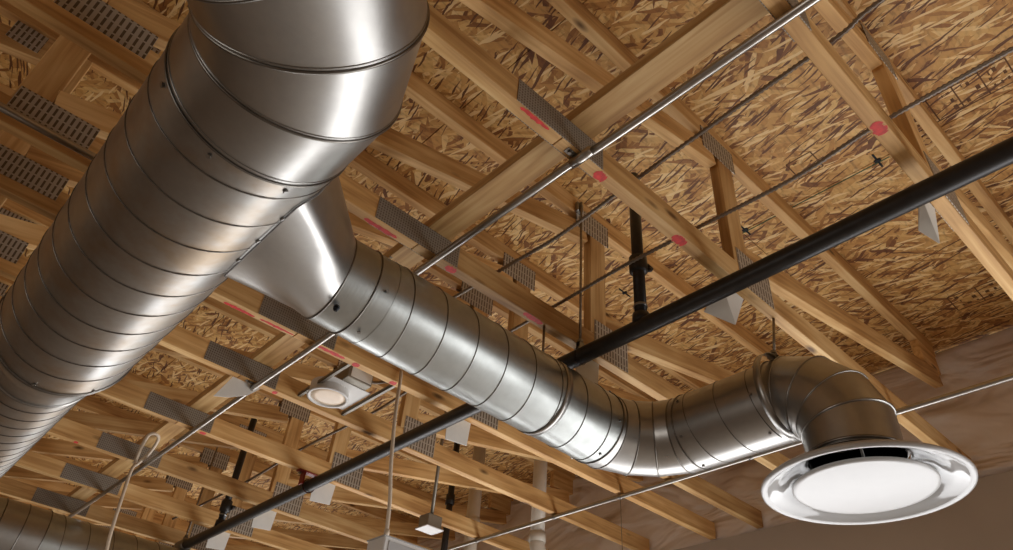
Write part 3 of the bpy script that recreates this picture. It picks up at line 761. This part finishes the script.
part('bottom_plate', B(2.09, 2.20, 2.96, 3.06, 1.259, 1.265, bev=.001), WHITEM, sb, False)
part('rod', T([(2.14, 3.0, 1.33), (2.14, 3.0, ZD-.001)], .009, 10), GREYBOX, sb)
# pvc vents
def vent(x, y, ztop, zel, turn, label, r=.041):
    h = thing('vent_pipe', (x, y, zel), label, 'pipe', 'white plastic vent pipes')
    part('pipe_run', T([(x, y, zel), (x, y, ztop)], r, 28), PVC, h)
    part('hub', T([(x, y, zel-.03), (x, y, zel+.025)], r+.007, 28), PVC, h)
    a = Vector(turn).normalized(); P = [Vector((x, y, zel-.02))]
    for k in range(1, 9):
        t = k/8*PI/3; P.append(Vector((x, y, zel-.03)) + a*(.09*(1-math.cos(t))) + Vector((0, 0, -.09*math.sin(t))))
    P.append(P[-1] + (P[-1]-P[-2]).normalized()*.5)
    part('bend', T(P, r+.002, 28), PVC, h)
    part('hub', T([P[-2], P[-2]+(P[-1]-P[-2]).normalized()*.05], r+.008, 28), PVC, h)
vent(2.853, 2.95, 2.17, 1.415, (1, -.25, 0), 'white plastic vent pipe with an elbow, right of the two at bottom centre')
h = thing('vent_pipe', (2.83, 3.52, 1.3), 'straight white plastic vent pipe, left of the two at bottom centre', 'pipe', 'white plastic vent pipes')
part('pipe_run', T([(2.83, 3.52, .9), (2.83, 3.52, 2.17)], .042, 28), PVC, h)
part('hub', T([(2.83, 3.52, 1.585), (2.83, 3.52, 1.64)], .049, 28), PVC, h)
# thin string
tag(obj('hanging_wire', T([(2.688, 2.205, ZB+.03), (2.688, 2.2, 1.0), (2.69, 2.2, .3)], .0016, 6), SCREW), 'very thin vertical wire hanging under the branch duct bend', 'wire')

# ------------------------------------------------------------------ light
def area(name, loc, rot, sx, sy, power, col=(1, 1, 1)):
    l = bpy.data.lights.new(name, 'AREA'); l.shape = 'RECTANGLE'; l.size = sx; l.size_y = sy; l.energy = power; l.color = col
    o = bpy.data.objects.new(name, l); COL.objects.link(o); o.location = loc; o.rotation_euler = rot; return o
# daylight through the storefront openings of the right wall (each lamp fills one opening)
for i, (y0, y1) in enumerate(((-3.4, -.4), (0, 3.0), (3.5, 6.5), (7.0, 9.4))):
    area('window_daylight', (XW+.02, (y0+y1)/2, -.4), (0, PI/2, 0), 1.55, y1-y0, 76, (.98, .98, 1))
area('left_fill', (-5.9, 1, -.2), (0, -PI/2, 0), 2.2, 4, 60, (1, .95, .9))  # added fill lamp for the barrier and drywall; left wall has no entrance
area('rear_fill', (-1, -4.9, -.1), (PI/2, 0, 0), 5, 2.2, 8, (1, .92, .8))  # weak added fill lamp from behind; the back wall has no opening
w = bpy.data.worlds.new('world'); bpy.context.scene.world = w; w.use_nodes = True
w.node_tree.nodes['Background'].inputs[0].default_value = (.8, .75, .68, 1); w.node_tree.nodes['Background'].inputs[1].default_value = .5

# ------------------------------------------------------------------ camera (solved from the vanishing points)
Rm = [[0.72945293, -0.68032735, 0.07108528], [0.46928135, 0.42212555, -0.77561913], [0.497668, 0.59913664, 0.62718566]]
cam = bpy.data.cameras.new('camera'); co = bpy.data.objects.new('camera', cam); COL.objects.link(co)
r_, d_, f_ = (Vector(x) for x in Rm)
M = Matrix((r_, -d_, -f_)).transposed().to_4x4(); co.matrix_world = M
cam.sensor_width = 36; cam.lens = 36*718.41572/1013; cam.clip_start = .02
sc = bpy.context.scene; sc.camera = co
sc.view_settings.view_transform = 'Standard'; sc.view_settings.look = 'None'; sc.view_settings.gamma = 1; sc.view_settings.exposure = -.04
try: sc.view_settings.use_curve_mapping = False
except Exception: pass
sc.cycles.max_bounces = 8; sc.cycles.diffuse_bounces = 5
